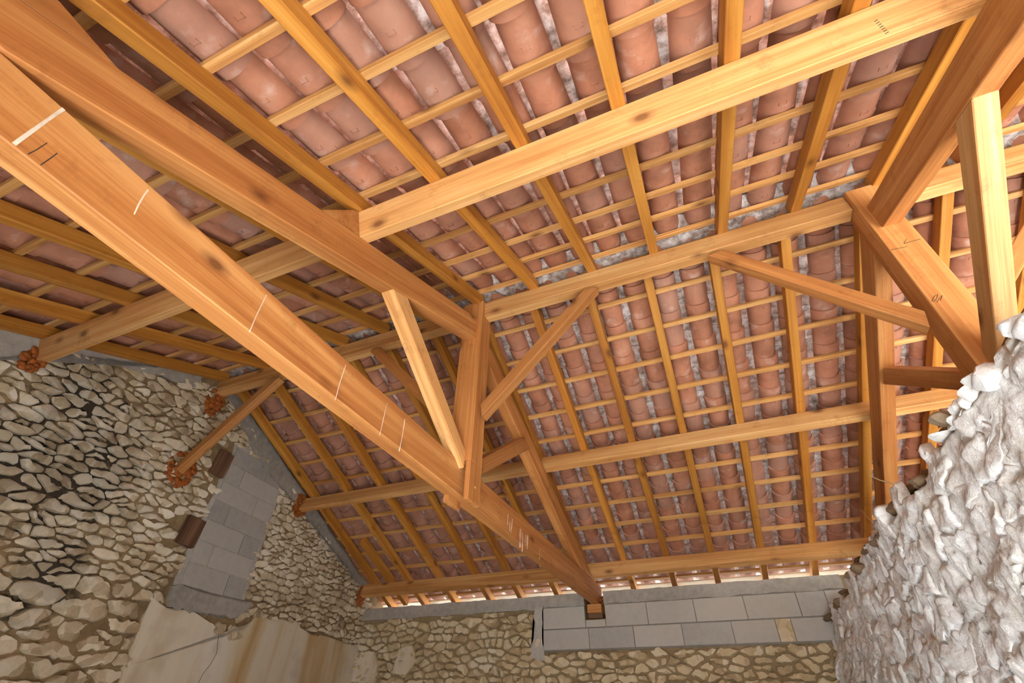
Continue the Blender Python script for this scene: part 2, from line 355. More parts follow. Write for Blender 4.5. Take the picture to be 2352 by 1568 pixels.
for ya, wd in ((6.345, .10),):
    for xa, xb in ((-4.9, -2.3), (-2.297, .4), (.403, 2.9), (2.903, 5.3)):
        beam('eaves_board', A(xa, ya, zfar(ya)+(RH+.010)/CA), A(xb, ya, zfar(ya)+(RH+.010)/CA), wd, .018, (0, SA, CA), M['board'], RB, bev=.001)
RF = roof('ceiling_front', 'terracotta tiled front roof slope seen from below', False, BN, -4.75, 5.4, .17, .2175, 0., -1.45)
# mortar bed and ridge tiles closing the top
def ridge_bed():
    V = []; Fc = []; n = 200
    for i in range(n+1):
        x = -4.9+10.2*i/n
        for y, z in ((2.36, 2.935), (2.44, 2.90), (2.50, 2.895), (2.58, 2.895), (2.64, 2.90), (2.72, 2.935), (2.54, 3.05)):
            V.append(A(x, y+random.uniform(-.012, .012), z+random.uniform(-.014, .014)))
    for i in range(n):
        for j in range(7): Fc.append((i*7+j, (i+1)*7+j, (i+1)*7+(j+1) % 7, i*7+(j+1) % 7))
    meshobj('ridge_mortar', V, Fc, M['cover'], RB)
    for i in range(26):
        o = link('ridge_tile', CV, RB, Matrix.Translation(A(-4.9+.39*i, 2.535, 2.99)) @ Matrix.Diagonal((1, 1.5, 1.2, 1)))
ridge_bed()

# ------------------------------------------------------------------ rafters
def rafter(x, far, i, lab, y0=None, y1=None, w=.066, nm='rafter'):
    if far:
        ya, yb = (y0 or 2.56), (y1 or 6.55); sk = -.034 if x > -4.4 or y0 else -.055
        p0 = A(x+sk*(ya-4.15), ya, zfar(ya)+RH/2/CA); p1 = A(x+sk*(yb-4.15), yb, zfar(yb)+RH/2/CA); nrm = (0, SA, CA)
    else:
        ya, yb = (y0 or 2.505), (y1 or -1.38)
        sk = -.085 if x < -4.2 else 0
        p0 = A(x+sk*(ya-1.05), ya, znear(ya)+RH/2/CA); p1 = A(x+sk*(yb-1.05), yb, znear(yb)+RH/2/CA); nrm = (0, -SA, CA)
    return beam(nm, p0, p1, w, RH-.0006, nrm, M['rafter'], None, (-.018 if y0 is None else 0), 0.0, label=lab, category='rafter', group='common rafters of the back roof slope' if far else 'common rafters of the front roof slope')
NUM = ['first', 'second', 'third', 'fourth', 'fifth', 'sixth', 'seventh', 'eighth']
farx = [-4.462, -3.96, -3.48, -2.96, -2.52, -2.02, -1.535, -1.058, -.582, -.11, .378, .862, 1.345, 1.817, 2.30, 2.78, 3.26, 3.74, 4.22, 4.7]
T1X, T2X = -1.455, 1.362
def where(x):
    if x < T1X-.3: return 'left'
    if x < T1X+.2: return 'over1'
    if x < T2X-.1: return 'mid'
    if x < T2X+.2: return 'over2'
    return 'right'
for far, xs in ((True, farx), (False, [-4.28, -3.83, -3.34, -2.85, -2.38, -1.92, -1.42, -.93, -.445, .03, .513, .982, 1.455, 1.93, 2.41, 2.89, 3.37, 3.85, 4.33, 4.8])):
    cnt = {}
    sl = 'back slope' if far else 'front slope'
    for i, x in enumerate(xs):
        w = where(x); cnt[w] = cnt.get(w, 0)+1; k = NUM[cnt[w]-1]
        lab = {'left': f'yellow {sl} rafter, {k} from the stone gable wall', 'over1': f'yellow {sl} rafter above the truss with the full tie beam',
               'mid': f'yellow {sl} rafter, {k} from the full-view truss in the middle bay', 'over2': f'yellow {sl} rafter beside the truss above the white wall',
               'right': f'yellow {sl} rafter, {k} beyond the truss above the white wall'}[w]
        rafter(x, far, i, lab)
rafter(-4.24, True, 0, 'short yellow rafter stub doubled near the gable wall foot', 4.98, 6.2, .07, 'rafter_stub')['group'] = ''

# ------------------------------------------------------------------ purlins
def purlin(name, lab, x0, x1, y, far, w=.075, h=.155):
    d = 1 if far else -1
    nrm = Vector((0, d*SA, CA)); z = zfar(y) if far else znear(y)
    # y,z = top edge on the up-slope side (back) / down-slope side (front): centre is offset
    ctr = Vector((0, y, z+Z0-.0006))-nrm*(h/2)+Vector((0, CA, (-SA if far else SA)))*(w/2)
    return beam(name, (x0, ctr.y, ctr.z), (x1, ctr.y, ctr.z), w, h, nrm, M['purlin'], None, label=lab, category='purlin', group='purlins')
purlin('purlin', 'spruce purlin under the back roof slope midway between ridge and eaves', -4.69, 5.25, 4.142, True, .075, .148)
purlin('purlin', 'spruce eaves purlin just above the concrete blocks of the back wall', -4.83, 5.25, 5.698, True, .075, .15)
purlin('purlin', 'broad pale spruce purlin under the front roof slope', -4.44, 5.25, 1.052, False, .072, .165)
purlin('purlin', 'spruce eaves purlin above the front wall', -4.3, 5.25, -.62, False, .075, .155)
for lab, a, b in (('ridge beam between stone gable wall and first truss', -4.56, -1.5505), ('ridge beam between the two trusses', -1.3745, 1.2695), ('ridge beam beyond the truss above the white wall', 1.4525, 5.25)):
    boxobj('ridge_beam', A(a, 2.484, 2.615), A(b, 2.583, 2.7575), M['purlin'], None, .004, label='pale spruce '+lab, category='ridge beam', group='ridge beams').rotation_euler = (0, 0, 0)

# ------------------------------------------------------------------ trusses
def truss(x, lab, taper, yt0, yt1):
    t = empty('roof_truss', A(x, 2.53, 1.12), None, label=lab, category='truss', group='king post trusses')
    h = .10
    # tie beam
    o = beam('tie_beam', A(x-.005+.0, yt0, 1.224), A(x+taper, yt1, 1.224), h, .21, (0, 0, 1), M['truss'], t, w1=h*.86)
    # king post clasping the tie with two legs
    bm = bmesh.new(); c = A(x, 2.528, 1.9)
    for lo, hi in (((x-.0875, 2.447, 1.331), (x+.0875, 2.608, 2.757)), ((x-.0875, 2.447, 1.075), (x-.052, 2.608, 1.3305)), ((x+.052, 2.447, 1.075), (x+.0875, 2.608, 1.3305))):
        box_bm(bm, A(*lo)-c, A(*hi)-c)
    # grain along the post: mesh stored lying down, object turned upright
    bmesh.ops.rotate(bm, verts=bm.verts[:], cent=(0, 0, 0), matrix=Matrix.Rotation(math.radians(90), 3, 'Y'))
    bmesh.ops.bevel(bm, geom=bm.edges[:], offset=.004, segments=1, affect='EDGES', profile=.7)
    link('king_post', bm_mesh('king_post', bm, M['truss']), t, Matrix.Translation(c) @ Matrix.Rotation(math.radians(-90), 4, 'Y'))
    # principal rafters, underside z = 1.375+.4y (front), mirrored at the back
    hp = .19
    def pz(y): return 1.375+.4*y
    h2 = hp/CA; tt = 1.3295
    ye = (tt-1.375)/.4; yf = (tt-1.375-h2)/.4       # where underside / top meet the tie beam
    prism('principal_rafter', x+.002, .096, [(2.4465, pz(2.4465)), (2.4465, pz(2.4465)+h2), (yf, tt), (ye, tt)], (-CA, -SA), M['truss'], t)
    mi_ = lambda y: 5.055-y
    prism('principal_rafter', x-.02+taper*.3, .096, [(2.6085, pz(mi_(2.6085))), (2.6085, pz(mi_(2.6085))+h2), (mi_(yf)-.02, tt), (mi_(ye), tt)], (CA, -SA), M['truss'], t, dx=taper*.6)
    # struts: foot on the king post, head against the underside of the principal rafter
    for s in (-1, 1):
        m_ = (lambda y: y) if s < 0 else mi_
        yk = 2.4465 if s < 0 else mi_(2.6085)
        prof = [(m_(yk), 1.275), (m_(yk), 1.395), (m_(1.585), pz(1.585)-.0005), (m_(1.452), pz(1.452)-.0005)]
        prism('strut', x, .088, prof, (s*.94, .66) if s < 0 else (.94, .66), M['truss'] if s > 0 else M['purlin'], t)
    # cleats holding the purlins
    for yc, zc, s in ((1.05, 0, -1), (-.62, 0, -1)):
        if s < 0:
            y1 = yc; prof = [(y1-.20, pz(y1-.20)+.2055), (y1+.062, pz(y1+.062)+.2055), (y1, pz(y1)+.375), (y1-.04, pz(y1-.04)+.355)]
        else:
            q = yc+.085; g = lambda y: pz(5.055-y); prof = [(q-.06, g(q-.06)+.2055), (q+.20, g(q+.20)+.2055), (q+.04, g(q+.04)+.34), (q, g(q)+.36)]
        V = [A(x-.045, y, z) for y, z in prof]+[A(x+.046, y, z) for y, z in prof]
        meshobj('purlin_cleat', V, [(0, 1, 2, 3), (7, 6, 5, 4)]+[(i, i+4, (i+1) % 4+4, (i+1) % 4) for i in range(4)], M['truss'], t)
    prism('purlin_cleat', x+.002, .092, [(.04, pz(.04)+.2055), (-.15, 1.62), (-.22, 1.60), (-.42, pz(-.42)+.2055)], (-CA, -SA), M['truss'], t)
    return t
T1 = truss(T1X, 'king post roof truss with white drips and pencil marks on its tie beam', -.072, -.80, 6.06)
T2 = truss(T2X, 'king post roof truss standing above the white limewashed wall', 0.0, -.80, 6.06)
boxobj('peg', A(T1X+.0876, 2.52, 1.165), A(T1X+.096, 2.545, 1.178), M['batten'], T1, .001)
boxobj('bearing_block', A(-1.62, 5.86, 1.03), A(-1.455, 6.1, 1.117), M['truss'], None, .004, label='short wooden bearing block under the tie beam end', category='block')
boxobj('bearing_plank', A(-1.62, 5.88, .98), A(-1.455, 6.1, 1.0295), M['oldwood'], None, .003, label='thin brown plank under the bearing block', category='plank')
# marks on the first truss: drips of white and carpenter's pencil lines, thin raised strips on the faces
def strip(name, pts, face, wd, mat, par, lift=.0012):
    V = []; Fc = []
    for i, p in enumerate(pts):
        q = Vector(p); d = (Vector(pts[min(i+1, len(pts)-1)])-Vector(pts[max(i-1, 0)])).normalized(); n = Vector(face)
        s = n.cross(d).normalized()*wd*random.uniform(.7, 1.2)/2
        V += [q+s-n*.002, q-s-n*.002, q+s*.8+n*lift, q-s*.8+n*lift]
    for i in range(len(pts)-1):
        a = i*4; b = a+4; Fc += [(a, b, b+2, a+2), (a+2, b+2, b+3, a+3), (a+3, b+3, b+1, a+1)]
    Fc += [(0, 2, 3, 1), (len(V)-4, len(V)-3, len(V)-1, len(V)-2)]
    return meshobj(name, V, Fc, mat, par)
def onface(x): return lambda px, py: (lambda p: Vector((p[0], p[1], p[2]+Z0)))(hit(px, py, (1, 0, 0), x))
def tie_face(px, py):       # +X face of the first tie beam (slightly skewed and tapered)
    k = (-.072+.005-.007)/6.86
    p = hit(px, py, (1, -k, 0), T1X-.005+.05-k*(-.80)); return Vector((p[0], p[1], p[2]+Z0))
for pts, wd in (([(32, 331), (75, 300), (110, 275), (146, 250)], .010), ([(308, 492), (318, 470), (331, 448), (340, 436)], .005), ([(573, 762), (590, 722), (612, 677)], .0028),
                ([(770, 918), (780, 880), (794, 838)], .003), ([(872, 1000), (881, 960), (889, 925)], .003), ([(917, 1036), (925, 995), (930, 962)], .003)):
    strip('paint_drip', [tie_face(*p) for p in pts], (1, 0, 0), wd, M['paint'], T1)
for k in range(12):
    x = 1160+random.uniform(0, 105); y = 1110+(x-1100)*.93+random.uniform(6, 22); strip('paint_drip', [tie_face(x, y), tie_face(x-1, y+random.uniform(18, 44))], (1, 0, 0), .0022, M['paint'], T1)
for pts in ([(64, 354), (82, 345), (108, 328)], [(93, 379), (112, 366), (131, 352)]):
    strip('pencil_mark', [tie_face(*p) for p in pts], (1, 0, 0), .003, M['pencil'], T1)
pf = onface(T1X+.048)
for pts in ([(107, 172), (111, 150), (115, 129)], [(135, 190), (141, 170), (144, 150)]):
    strip('pencil_mark', [pf(*p) for p in pts], (1, 0, 0), .003, M['pencil'], T1)
strip('paint_drip', [pf(*p) for p in ((190, 217), (225, 192), (245, 175), (268, 165), (287, 172))], (1, 0, 0), .007, M['paint'], T1)
pk = lambda px, py: (lambda p: Vector((p[0], p[1], p[2]+Z0)))(hit(px, py, (0, 1, 0), 2.447))
for pts in ([(2140, 692), (2146, 680), (2154, 676), (2150, 688), (2143, 693)], [(2152, 694), (2158, 684), (2164, 678), (2160, 690)], [(2076, 558), (2083, 548)], [(2076, 559), (2114, 549)], [(2046, 574), (2084, 566)]):
    strip('pencil_mark', [pk(*p) for p in pts], (0, -1, 0), .003, M['pencil'], T2)

# ------------------------------------------------------------------ braces under the ridge
def brace(p0, p1, lab, c0=0, c1=0):
    beam('ridge_brace', A(*p0), A(*p1), .078, .085, (0, 0, 1), M['truss'], None, c0, c1, label=lab, category='brace', group='diagonal braces under the ridge')
brace((-.475, 2.515, 2.575), (-1.335, 2.515, 1.70), 'diagonal brace from middle ridge beam down to the truss with full tie beam', .03, .03)
brace((.42, 2.515, 2.575), (1.235, 2.515, 1.67), 'diagonal brace from middle ridge beam down to the truss above white wall', .03, .03)
brace((-2.44, 2.515, 2.575), (-1.575, 2.515, 1.66), 'diagonal brace from gable side ridge beam to the truss king post', .03, .03)
brace((-3.60, 2.515, 2.575), (-4.47, 2.515, 1.79), 'thin diagonal brace from ridge beam into foam on the stone gable wall', .03, .0)
brace((2.36, 2.515, 2.575), (1.49, 2.515, 1.67), 'diagonal brace on the far side of the truss above white wall', .03, .03)

# ------------------------------------------------------------------ masonry helpers
def clip(poly, a, b, c):            # keep a*u+b*v <= c
    out = []
    for i in range(len(poly)):
        p, q = poly[i-1], poly[i]; dp = a*p[0]+b*p[1]-c; dq = a*q[0]+b*q[1]-c
        if (dp <= 0) != (dq <= 0):
            s = dp/(dp-dq); out.append((p[0]+(q[0]-p[0])*s, p[1]+(q[1]-p[1])*s))
        if dq <= 0: out.append(q)
    return out
def inside(poly, p):
    r = False
    for i in range(len(poly)):
        a, b = poly[i-1], poly[i]
        if (a[1] > p[1]) != (b[1] > p[1]) and p[0] < (b[0]-a[0])*(p[1]-a[1])/(b[1]-a[1])+a[0]: r = not r
    return r
def cells(seeds, asp, rad):
    S = [(u, v*asp) for u, v in seeds]; grid = {}
    for i, (u, v) in enumerate(S): grid.setdefault((int(u//rad), int(v//rad)), []).append(i)
    for i, (u, v) in enumerate(S):
        poly = [(u-rad, v-rad), (u+rad, v-rad), (u+rad, v+rad), (u-rad, v+rad)]
        gi, gj = int(u//rad), int(v//rad)
        for di in (-1, 0, 1):
            for dj in (-1, 0, 1):
                for k in grid.get((gi+di, gj+dj), ()):
                    if k == i: continue
                    a, b = S[k][0]-u, S[k][1]-v
                    poly = clip(poly, a, b, (S[k][0]**2+S[k][1]**2-u*u-v*v)/2)
                    if not poly: break
        yield i, [(p[0], p[1]/asp) for p in poly] if poly else []
def area(p): return abs(sum(p[i-1][0]*p[i][1]-p[i][0]*p[i-1][1] for i in range(len(p))))/2
def stone_geo(poly, joint, depth, seg=.05, rings=((1.04, -.02), (1.0, .5), (.88, .92), (.5, 1.05)), amp=.004, cut=(.14, .28), tilt=.3):
    """fieldstone from a wall cell: uneven outline, flat-ish weathered face; (u,v,out) verts and faces"""
    cu = sum(p[0] for p in poly)/len(poly); cv = sum(p[1] for p in poly)/len(poly)
    pts = []
    for i in range(len(poly)):
        p, q = poly[i], poly[(i+1) % len(poly)]; L = math.hypot(p[0]-q[0], p[1]-q[1])
        if L < .010: continue
        c = random.uniform(*cut); k = max(1, int(L/seg))
        for a in range(k+1):
            s_ = c+(1-2*c)*a/k; w = random.uniform(-.10, .02)*L if 0 < a < k else 0
            nx, ny = (q[1]-p[1])/L, -(q[0]-p[0])/L
            e = ((p[0]+(q[0]-p[0])*s_), (p[1]+(q[1]-p[1])*s_))
            sg = 1 if (e[0]-cu)*nx+(e[1]-cv)*ny > 0 else -1
            pts.append((e[0]+nx*w*sg, e[1]+ny*w*sg))
    if len(pts) < 5: return None
    rr = []
    for p in pts:
        d = math.hypot(p[0]-cu, p[1]-cv)+1e-6; k = max(.3, (d-joint*random.uniform(.5, 1.7))/d); rr.append((cu+(p[0]-cu)*k, cv+(p[1]-cv)*k))
    n = len(rr); V = []; Fc = []; tu, tv = random.uniform(-tilt, tilt), random.uniform(-tilt, tilt)
    sx = random.uniform(0, 50)
    def nz(u, v): q = Vector((u*14+sx, v*14, sx)); return mnoise.noise(q)*amp*1.6+mnoise.noise(q*2.7)*amp+mnoise.noise(q*7)*amp*.5
    for sc, d in rings:
        for p in rr:
            du, dv = (p[0]-cu)*sc, (p[1]-cv)*sc; dd = d if d < 0 else d*depth
            V.append((cu+du, cv+dv, dd+((du*tu+dv*tv)*(.4 if sc > .95 else 1)+nz(cu+du, cv+dv) if d > 0 else 0)))
    V.append((cu, cv, depth*rings[-1][1]+nz(cu, cv)))
    m = len(rings)
    for r in range(m-1):
        for i in range(n): j = (i+1) % n; Fc.append((r*n+i, r*n+j, (r+1)*n+j, (r+1)*n+i))
    for i in range(n): Fc.append(((m-1)*n+i, (m-1)*n+(i+1) % n, m*n))
    return V, Fc
def bed(name, u0, u1, v0, v1, step, keep, to3, mat, parent, base, amp, flip=False):
    """uneven mortar surface between the stones"""
    nu, nv = int((u1-u0)/step), int((v1-v0)/step); V = []; Fc = []
    for i in range(nu+1):
        for j in range(nv+1):
            u, v = u0+(u1-u0)*i/nu, v0+(v1-v0)*j/nv; q = Vector((u*3, v*4, base*100))
            V.append(to3(u, v, base+amp*(mnoise.noise(q)*1.2+mnoise.noise(q*3.3)*.7+mnoise.noise(q*9)*.4)))
    for i in range(nu):
        for j in range(nv):
            if keep(u0+(u1-u0)*(i+.5)/nu, v0+(v1-v0)*(j+.5)/nv):
                a = i*(nv+1)+j; f = (a, a+nv+1, a+nv+2, a+1); Fc.append(f[::-1] if flip else f)
    return meshobj(name, V, Fc, mat, parent, smooth=True)
def masonry(parent, seeds, asp, rad, ok, clips, to3, mat, joint=(.007, .012), depth=(.02, .045), limit=300, flip=False, hi=None):
    items = []
    for i, poly in cells(seeds, asp, rad):
        if not ok(seeds[i]): continue
        for (a, b, c) in clips: poly = clip(poly, a, b, c) if poly else poly
        if len(poly) < 3 or area(poly) < .0007: continue
        g = stone_geo(poly, random.uniform(*joint), random.uniform(*depth), **(hi or {}))
        if not g: continue
        V = [to3(*v) for v in g[0]]; q = proj(sum(V, Vector())/len(V))
        sz = area(poly)/q[2]**2 if q and -30 < q[0] < IW+30 and -30 < q[1] < IH+30 else 0
        items.append((sz, V, [f[::-1] for f in g[1]] if flip else g[1]))
    items.sort(key=lambda a: -a[0])
    def one(name, L, **kw):
        V = []; Fc = []
        for _, v, f in L: k = len(V); V += v; Fc += [tuple(k+i for i in q) for q in f]
        o = meshobj(name, V, Fc, mat, parent, smooth=True, **kw); o.data.set_sharp_from_angle(angle=.6 if not hi else 2.0)
    for it in items[:limit]: one('stone', [it])
    if len(items) > limit: one('stones_smaller', items[limit:], kind='stuff')
def seedgrid(u0, u1, v0, v1, du, dv, vary=None, rowk=None, jit=.38):
    S = []; v = v0; r = 0
    while v < v1:
        u = u0+random.uniform(0, du); rowh = dv*random.uniform(.7, 1.45)*(rowk(v) if rowk else 1)
        while u < u1:
            k = vary(u, v) if vary else 1
            S.append((u, v+random.uniform(-jit, jit)*rowh)); u += du*random.choice((.45, .6, .8, 1, 1.3, 1.7, 2.0))*k
        v += rowh; r += 1
    return S
def slab(name, poly, to3, thick, mat, parent, rag=.012, seg=.035, smooth=False, back=-.02, **kw):
    """thin layer with a ragged outline lying on a wall"""
    P = []
    for i in range(len(poly)):
        p, q = poly[i], poly[(i+1) % len(poly)]; L = math.hypot(q[0]-p[0], q[1]-p[1]); n = max(1, int(L/seg))
        for k in range(n):
            s = k/n; rg = rag if k else rag*.5
            P.append((p[0]+(q[0]-p[0])*s+random.uniform(-rg, rg), p[1]+(q[1]-p[1])*s+random.uniform(-rg, rg)))
    n = len(P); bm = bmesh.new()
    va = [bm.verts.new(to3(u, v, back)) for u, v in P]; vb = [bm.verts.new(to3(u, v, thick)) for u, v in P]
    for i in range(n): j = (i+1) % n; bm.faces.new((va[i], va[j], vb[j], vb[i]))
    f = bm.faces.new(vb); bmesh.ops.triangulate(bm, faces=[f])
    return link(name, bm_mesh(name, bm, mat), parent, **kw)

# ------------------------------------------------------------------ left gable wall
G = empty('wall_left', (-4.5, 2.53, 0), None, kind='structure', label='rubble stone gable wall with grey block infill and plaster', category='wall')
def g3(u, v, d): return Vector((GX-GK*u+d, u, v+Z0))
rk = lambda u: min(zfar(u), znear(u))
core = [(-1.3, -1.55), (6.35, -1.55), (6.35, zfar(6.35)+.10), (2.535, 2.87), (-1.3, znear(-1.3)+.10)]
V = [g3(u, v, 0) for u, v in core]+[g3(u, v, -.45) for u, v in core]
meshobj('wall_core', V, [(0, 1, 2, 3, 4), (9, 8, 7, 6, 5)]+[(i, i+5, (i+1) % 5+5, (i+1) % 5) for i in range(5)], M['mortar'], G)
plast = [gab(*p) for p in ((255, 1600), (300, 1470), (345, 1370), (378, 1398), (440, 1408), (490, 1440), (505, 1458), (545, 1455), (592, 1408), (620, 1424), (680, 1430), (700, 1455), (735, 1460), (795, 1478))]+[(5.95, .80), (5.95, -.3), (2.7, -.3)]
gmort = [gab(*p) for p in ((380, 1396), (388, 1345), (407, 1343), (505, 1371), (578, 1388), (560, 1402), (530, 1420), (450, 1408))]
BX0, BX1, BZ0, BZ1 = 3.0, 3.72, .94, 2.27
lint = [[(2.79, 1.895), (2.97, 1.895), (2.97, 2.14), (2.79, 2.14)], [(2.77, 1.23), (2.97, 1.23), (2.97, 1.47), (2.77, 1.47)]]
def g_ok(s):
    u, v = s
    if v > rk(u)-.03 or u > 5.95 or v < -.4: return False
    if BX0-.03 < u < BX1+.02 and BZ0-.03 < v < BZ1: return False
    for L in lint:
        if L[0][0]-.02 < u < L[1][0] and L[0][1]-.01 < v < L[2][1]+.01: return False
    return not inside(plast, s) and not inside(gmort, s)
rake_clip = [(T, 1, 2.76+T*2.56-.035), (-T, 1, 2.76-T*2.51-.035)]
def gclip_blocks(): return rake_clip
masonry(G, seedgrid(.35, 6.0, -.15, 2.8, .135, .066, lambda u, v: (1.0 if v > .75 else 1.45) if u < 2.9 else .85, lambda v: 1.0 if v > .7 else 1.5, .36), 2.4, .40, g_ok, rake_clip, g3, M['stone'], (.005, .011), (.018, .040))
bed('mortar_bed', .2, 6.0, -.5, 2.85, .025, lambda u, v: v < rk(u)+.04, g3, M['mortar'], G, .006, .011)
# grey cement along both rakes
def band(us, lo):
    top = [(u, rk(u)+.05) for u in us]; bot = [(u, rk(u)-l) for u, l in zip(us, lo)]
    return top+bot[::-1]
uf = [2.62+.22*i for i in range(16)]
slab('rake_mortar', band(uf, [.05, .10, .16, .20, .21, .19, .15, .13, .10, .10, .09, .08, .06, .06, .05, .05]), g3, .038, M['cement'], G, .018, .05)
un = [.3+.2*i for i in range(11)]
slab('rake_mortar', band(un, [.30, .30, .28, .24, .10, .05, .05, .06, .07, .10, .12]), g3, .036, M['cement'], G, .018, .05)
slab('plaster_patch', plast, g3, .030, M['plaster'], G, .012, .04)
slab('mortar_patch', gmort, g3, .036, M['cement'], G, .015, .03)
slab('block_bed', [(BX0-.05, BZ0-.02), (BX1+.05, BZ0-.02), (BX1+.03, 2.27), (BX0+.3, 2.36), (BX0-.04, 2.27)], g3, .020, M['cement'], G, .012, .05)
ch = .19
for r in range(7):
    z = BZ0+r*ch; off = .49 if r % 2 == 0 else .20
    zt = min(z+ch-.009, 2.25)
    for (a, b) in ((BX0, BX0+off-.008), (BX0+off, BX1)):
        b = min(b, BX1); 
        if r == 1: b = b-.02
        V = [g3(u, v, d) for d in (-.02, .0285+random.uniform(-.002, .002)) for u, v in ((a, z), (b, z), (b, zt), (a, zt))]
        meshobj('concrete_block', V, [(4, 5, 6, 7), (0, 1, 5, 4), (1, 2, 6, 5), (2, 3, 7, 6), (3, 0, 4, 7)], M['block'], G)
for L in lint:
    (a, z0), (b, z1) = L[0], L[2]
    beam('wood_stub', g3((a+b)/2, z0, .0), g3((a+b)/2+.02, z1, .0), b-a-.02, .12, (1, 0, 0), M['oldwood'], G, label='old brown timber stub built into the wall')
# plaster crack, a fine dark line
strip('plaster_crack', [g3(*gab(*p), .031) for p in ((497, 1455), (494, 1480), (492, 1500), (478, 1525), (462, 1545), (450, 1568))], (1, 0, 0), .004, M['pencil'], G, .0006)

# ------------------------------------------------------------------ back wall
B = empty('wall_back', (-2, 5.9, 0), None, kind='structure', label='low back wall of stone topped with grey concrete blocks', category='wall')
def b3(u, v, d): return Vector((u, 5.9-d, v+Z0))
PX0, PX1, PZ = -1.655, -1.425, .975       # pocket of the tie beam
for x0, x1, z0, z1 in ((-4.95, PX0, -1.55, 1.235), (PX1, 5.2, -1.55, 1.235), (PX0, PX1, -1.55, PZ)):
    boxobj('wall_core', A(x0, 5.9, z0), A(x1, 6.33, z1), M['bmortar'], B, 0)
boxobj('pocket_back', A(PX0, 6.12, PZ), A(PX1, 6.33, 1.235), M['joint'], B, 0)
BLX = -2.17
def b_ok(s):
    u, v = s
    if not -4.85 < u < .95 or v > 1.10: return False
    if u > BLX-.03 and v > .665: return False
    return True
masonry(B, seedgrid(-4.85, 1.0, .12, 1.12, .15, .085, jit=.24), 1.9, .36, b_ok, [(0, 1, 1.105)], b3, M['bstone'], (.005, .012), (.018, .04), flip=True)
bed('mortar_bed', -4.9, 1.0, -.2, 1.12, .025, lambda u, v: u < BLX or v < .67, b3, M['bmortar'], B, .004, .009, True)
def bblock(x0, x1, z0, z1, name='concrete_block', mat='block', d=.022):
    return boxobj(name, (x0+.004, 5.9-d-random.uniform(0, .003), z0+.004+Z0), (x1-.004, 5.93, z1-.004+Z0), M[mat], B, .002)
slab('block_bed', [(BLX-.02, .678), (.95, .678), (.95, 1.13), (PX1, 1.13), (PX1, PZ-.03), (PX0, PZ-.03), (PX0, 1.13), (BLX-.02, 1.13)], b3, .016, M['joint'], B, .006, .2)
xs = [BLX, -1.627, -1.133, -.63, -.143, .26, .40, .92]
for a, b in zip(xs, xs[1:]):
    if abs(a-.26) < .01: bblock(a, b, .69, .888, 'mortar_fill', 'bstone')
    else: bblock(a, b, .69, .888 if not (a < PX1 and b > PX0-.1) or b < PX0 else .888)
for a, b in ((BLX, PX0), (PX1, -.962), (-.962, -.467), (-.467, .026), (.026, .515), (.515, .77), (.77, .95)): bblock(a, b, .892 if a > PX1-.01 or b <= PX0 else .892, 1.108)
bblock(PX0, PX1, .892, .968)
# cement capping
for a, b in ((-4.85, PX0), (PX1, .95)):
    n = max(4, int((b-a)/.12)); top = [(a+(b-a)*i/n, 1.238+random.uniform(-.004, .004)) for i in range(n+1)]; bot = [(a+(b-a)*i/n, (1.112 if a+(b-a)*i/n > -2.2 else 1.10)+random.uniform(-.01, .01)) for i in range(n+1)]
    slab('wall_capping', top+bot[::-1], b3, .030, M['cement'], B, .004, .06)
slab('mortar_patch', [(-2.30, .63), (-2.155, .60), (-2.155, 1.12), (-2.25, 1.12), (-2.28, .9)], b3, .036, M['cement'], B, .02, .04)
for poly in ([bck(*p) for p in ((803, 1568), (806, 1530), (825, 1500), (862, 1496), (872, 1530), (866, 1568))], [bck(*p) for p in ((905, 1545), (920, 1490), (950, 1482), (958, 1520), (935, 1550))]):
    slab('plaster_patch', poly, b3, .036, M['plaster'], B, .012, .03)
o = None

# ------------------------------------------------------------------ white limewashed wall on the right
Rw = empty('wall_right', (1.0, 2.5, 0), None, kind='structure', label='thick rough rubble wall limewashed white with broken brown top', category='wall')
def xw(y, z):
    k = min(1, max(0, (y-3.6)/2.2)); return .805-.05*k-.20*k*max(0, .88-z)-.02*(1-k)*max(0, .8-z)
def ztop(y): return .838+.055*max(0, min(1, (y-2.6)/.8))-.03*max(0, min(1, (y-3.9)/1.5))-.035*max(0, min(1, (1.9-y)/.4))+.025*mnoise.noise(Vector((y*1.7, 2.2, 0)))+.025*mnoise.noise(Vector((y*6.0, 5.2, 0)))
def rel(u, v):
    p = Vector((u, v*1.4, 3.7)); return .026*mnoise.noise(p*2.6)+.024*mnoise.noise(p*6.1)+.014*mnoise.noise(p*13)+.007*mnoise.noise(p*29)+.004*mnoise.noise(p*61)
def w3(u, v, d): return Vector((xw(u, v)-d-(rel(u, v) if d > 0 else 0), u, v+Z0))
ny, nz = 620, 130; ys = np.linspace(-.84, 5.93, ny); V = []; Fc = []
for y in ys:
    zt = ztop(y)-.03
    for k in range(nz):
        z = -.35+(zt+.35)*k/(nz-1); p = Vector((y, z*1.3, 3.7))
        V.append((xw(y, z)-.008-rel(y, z), y, z+Z0))
    x = xw(y, zt)
    for j, dx in enumerate((.03, .08, .16, .26, .36, .45)):      # broken top surface
        V.append((x+dx, y, zt+Z0+(0, .035, .06, .07, .06, 0)[j]+.035*mnoise.noise(Vector((y*5, dx*9, 7)))+.02*mnoise.noise(Vector((y*17, dx*21, 1)))-(.0 if j < 5 else .06)))
    V.append((x+.46, y, -.35+Z0))
st = nz+7
for i in range(ny-1):
    for k in range(st-1): a = i*st+k; Fc.append((a, a+1, a+st+1, a+st))
wo = meshobj('limewashed_bed', V, Fc, M['white'], Rw, smooth=True)
wo.data.materials.append(M['rubble'])
wo.data.polygons.foreach_set('material_index', [1 if (f % (st-1)) >= nz else 0 for f in range(len(Fc))])
boxobj('wall_core', (.80, -.84, 0), (1.17, 5.93, 1.19), M['white'], Rw, 0)
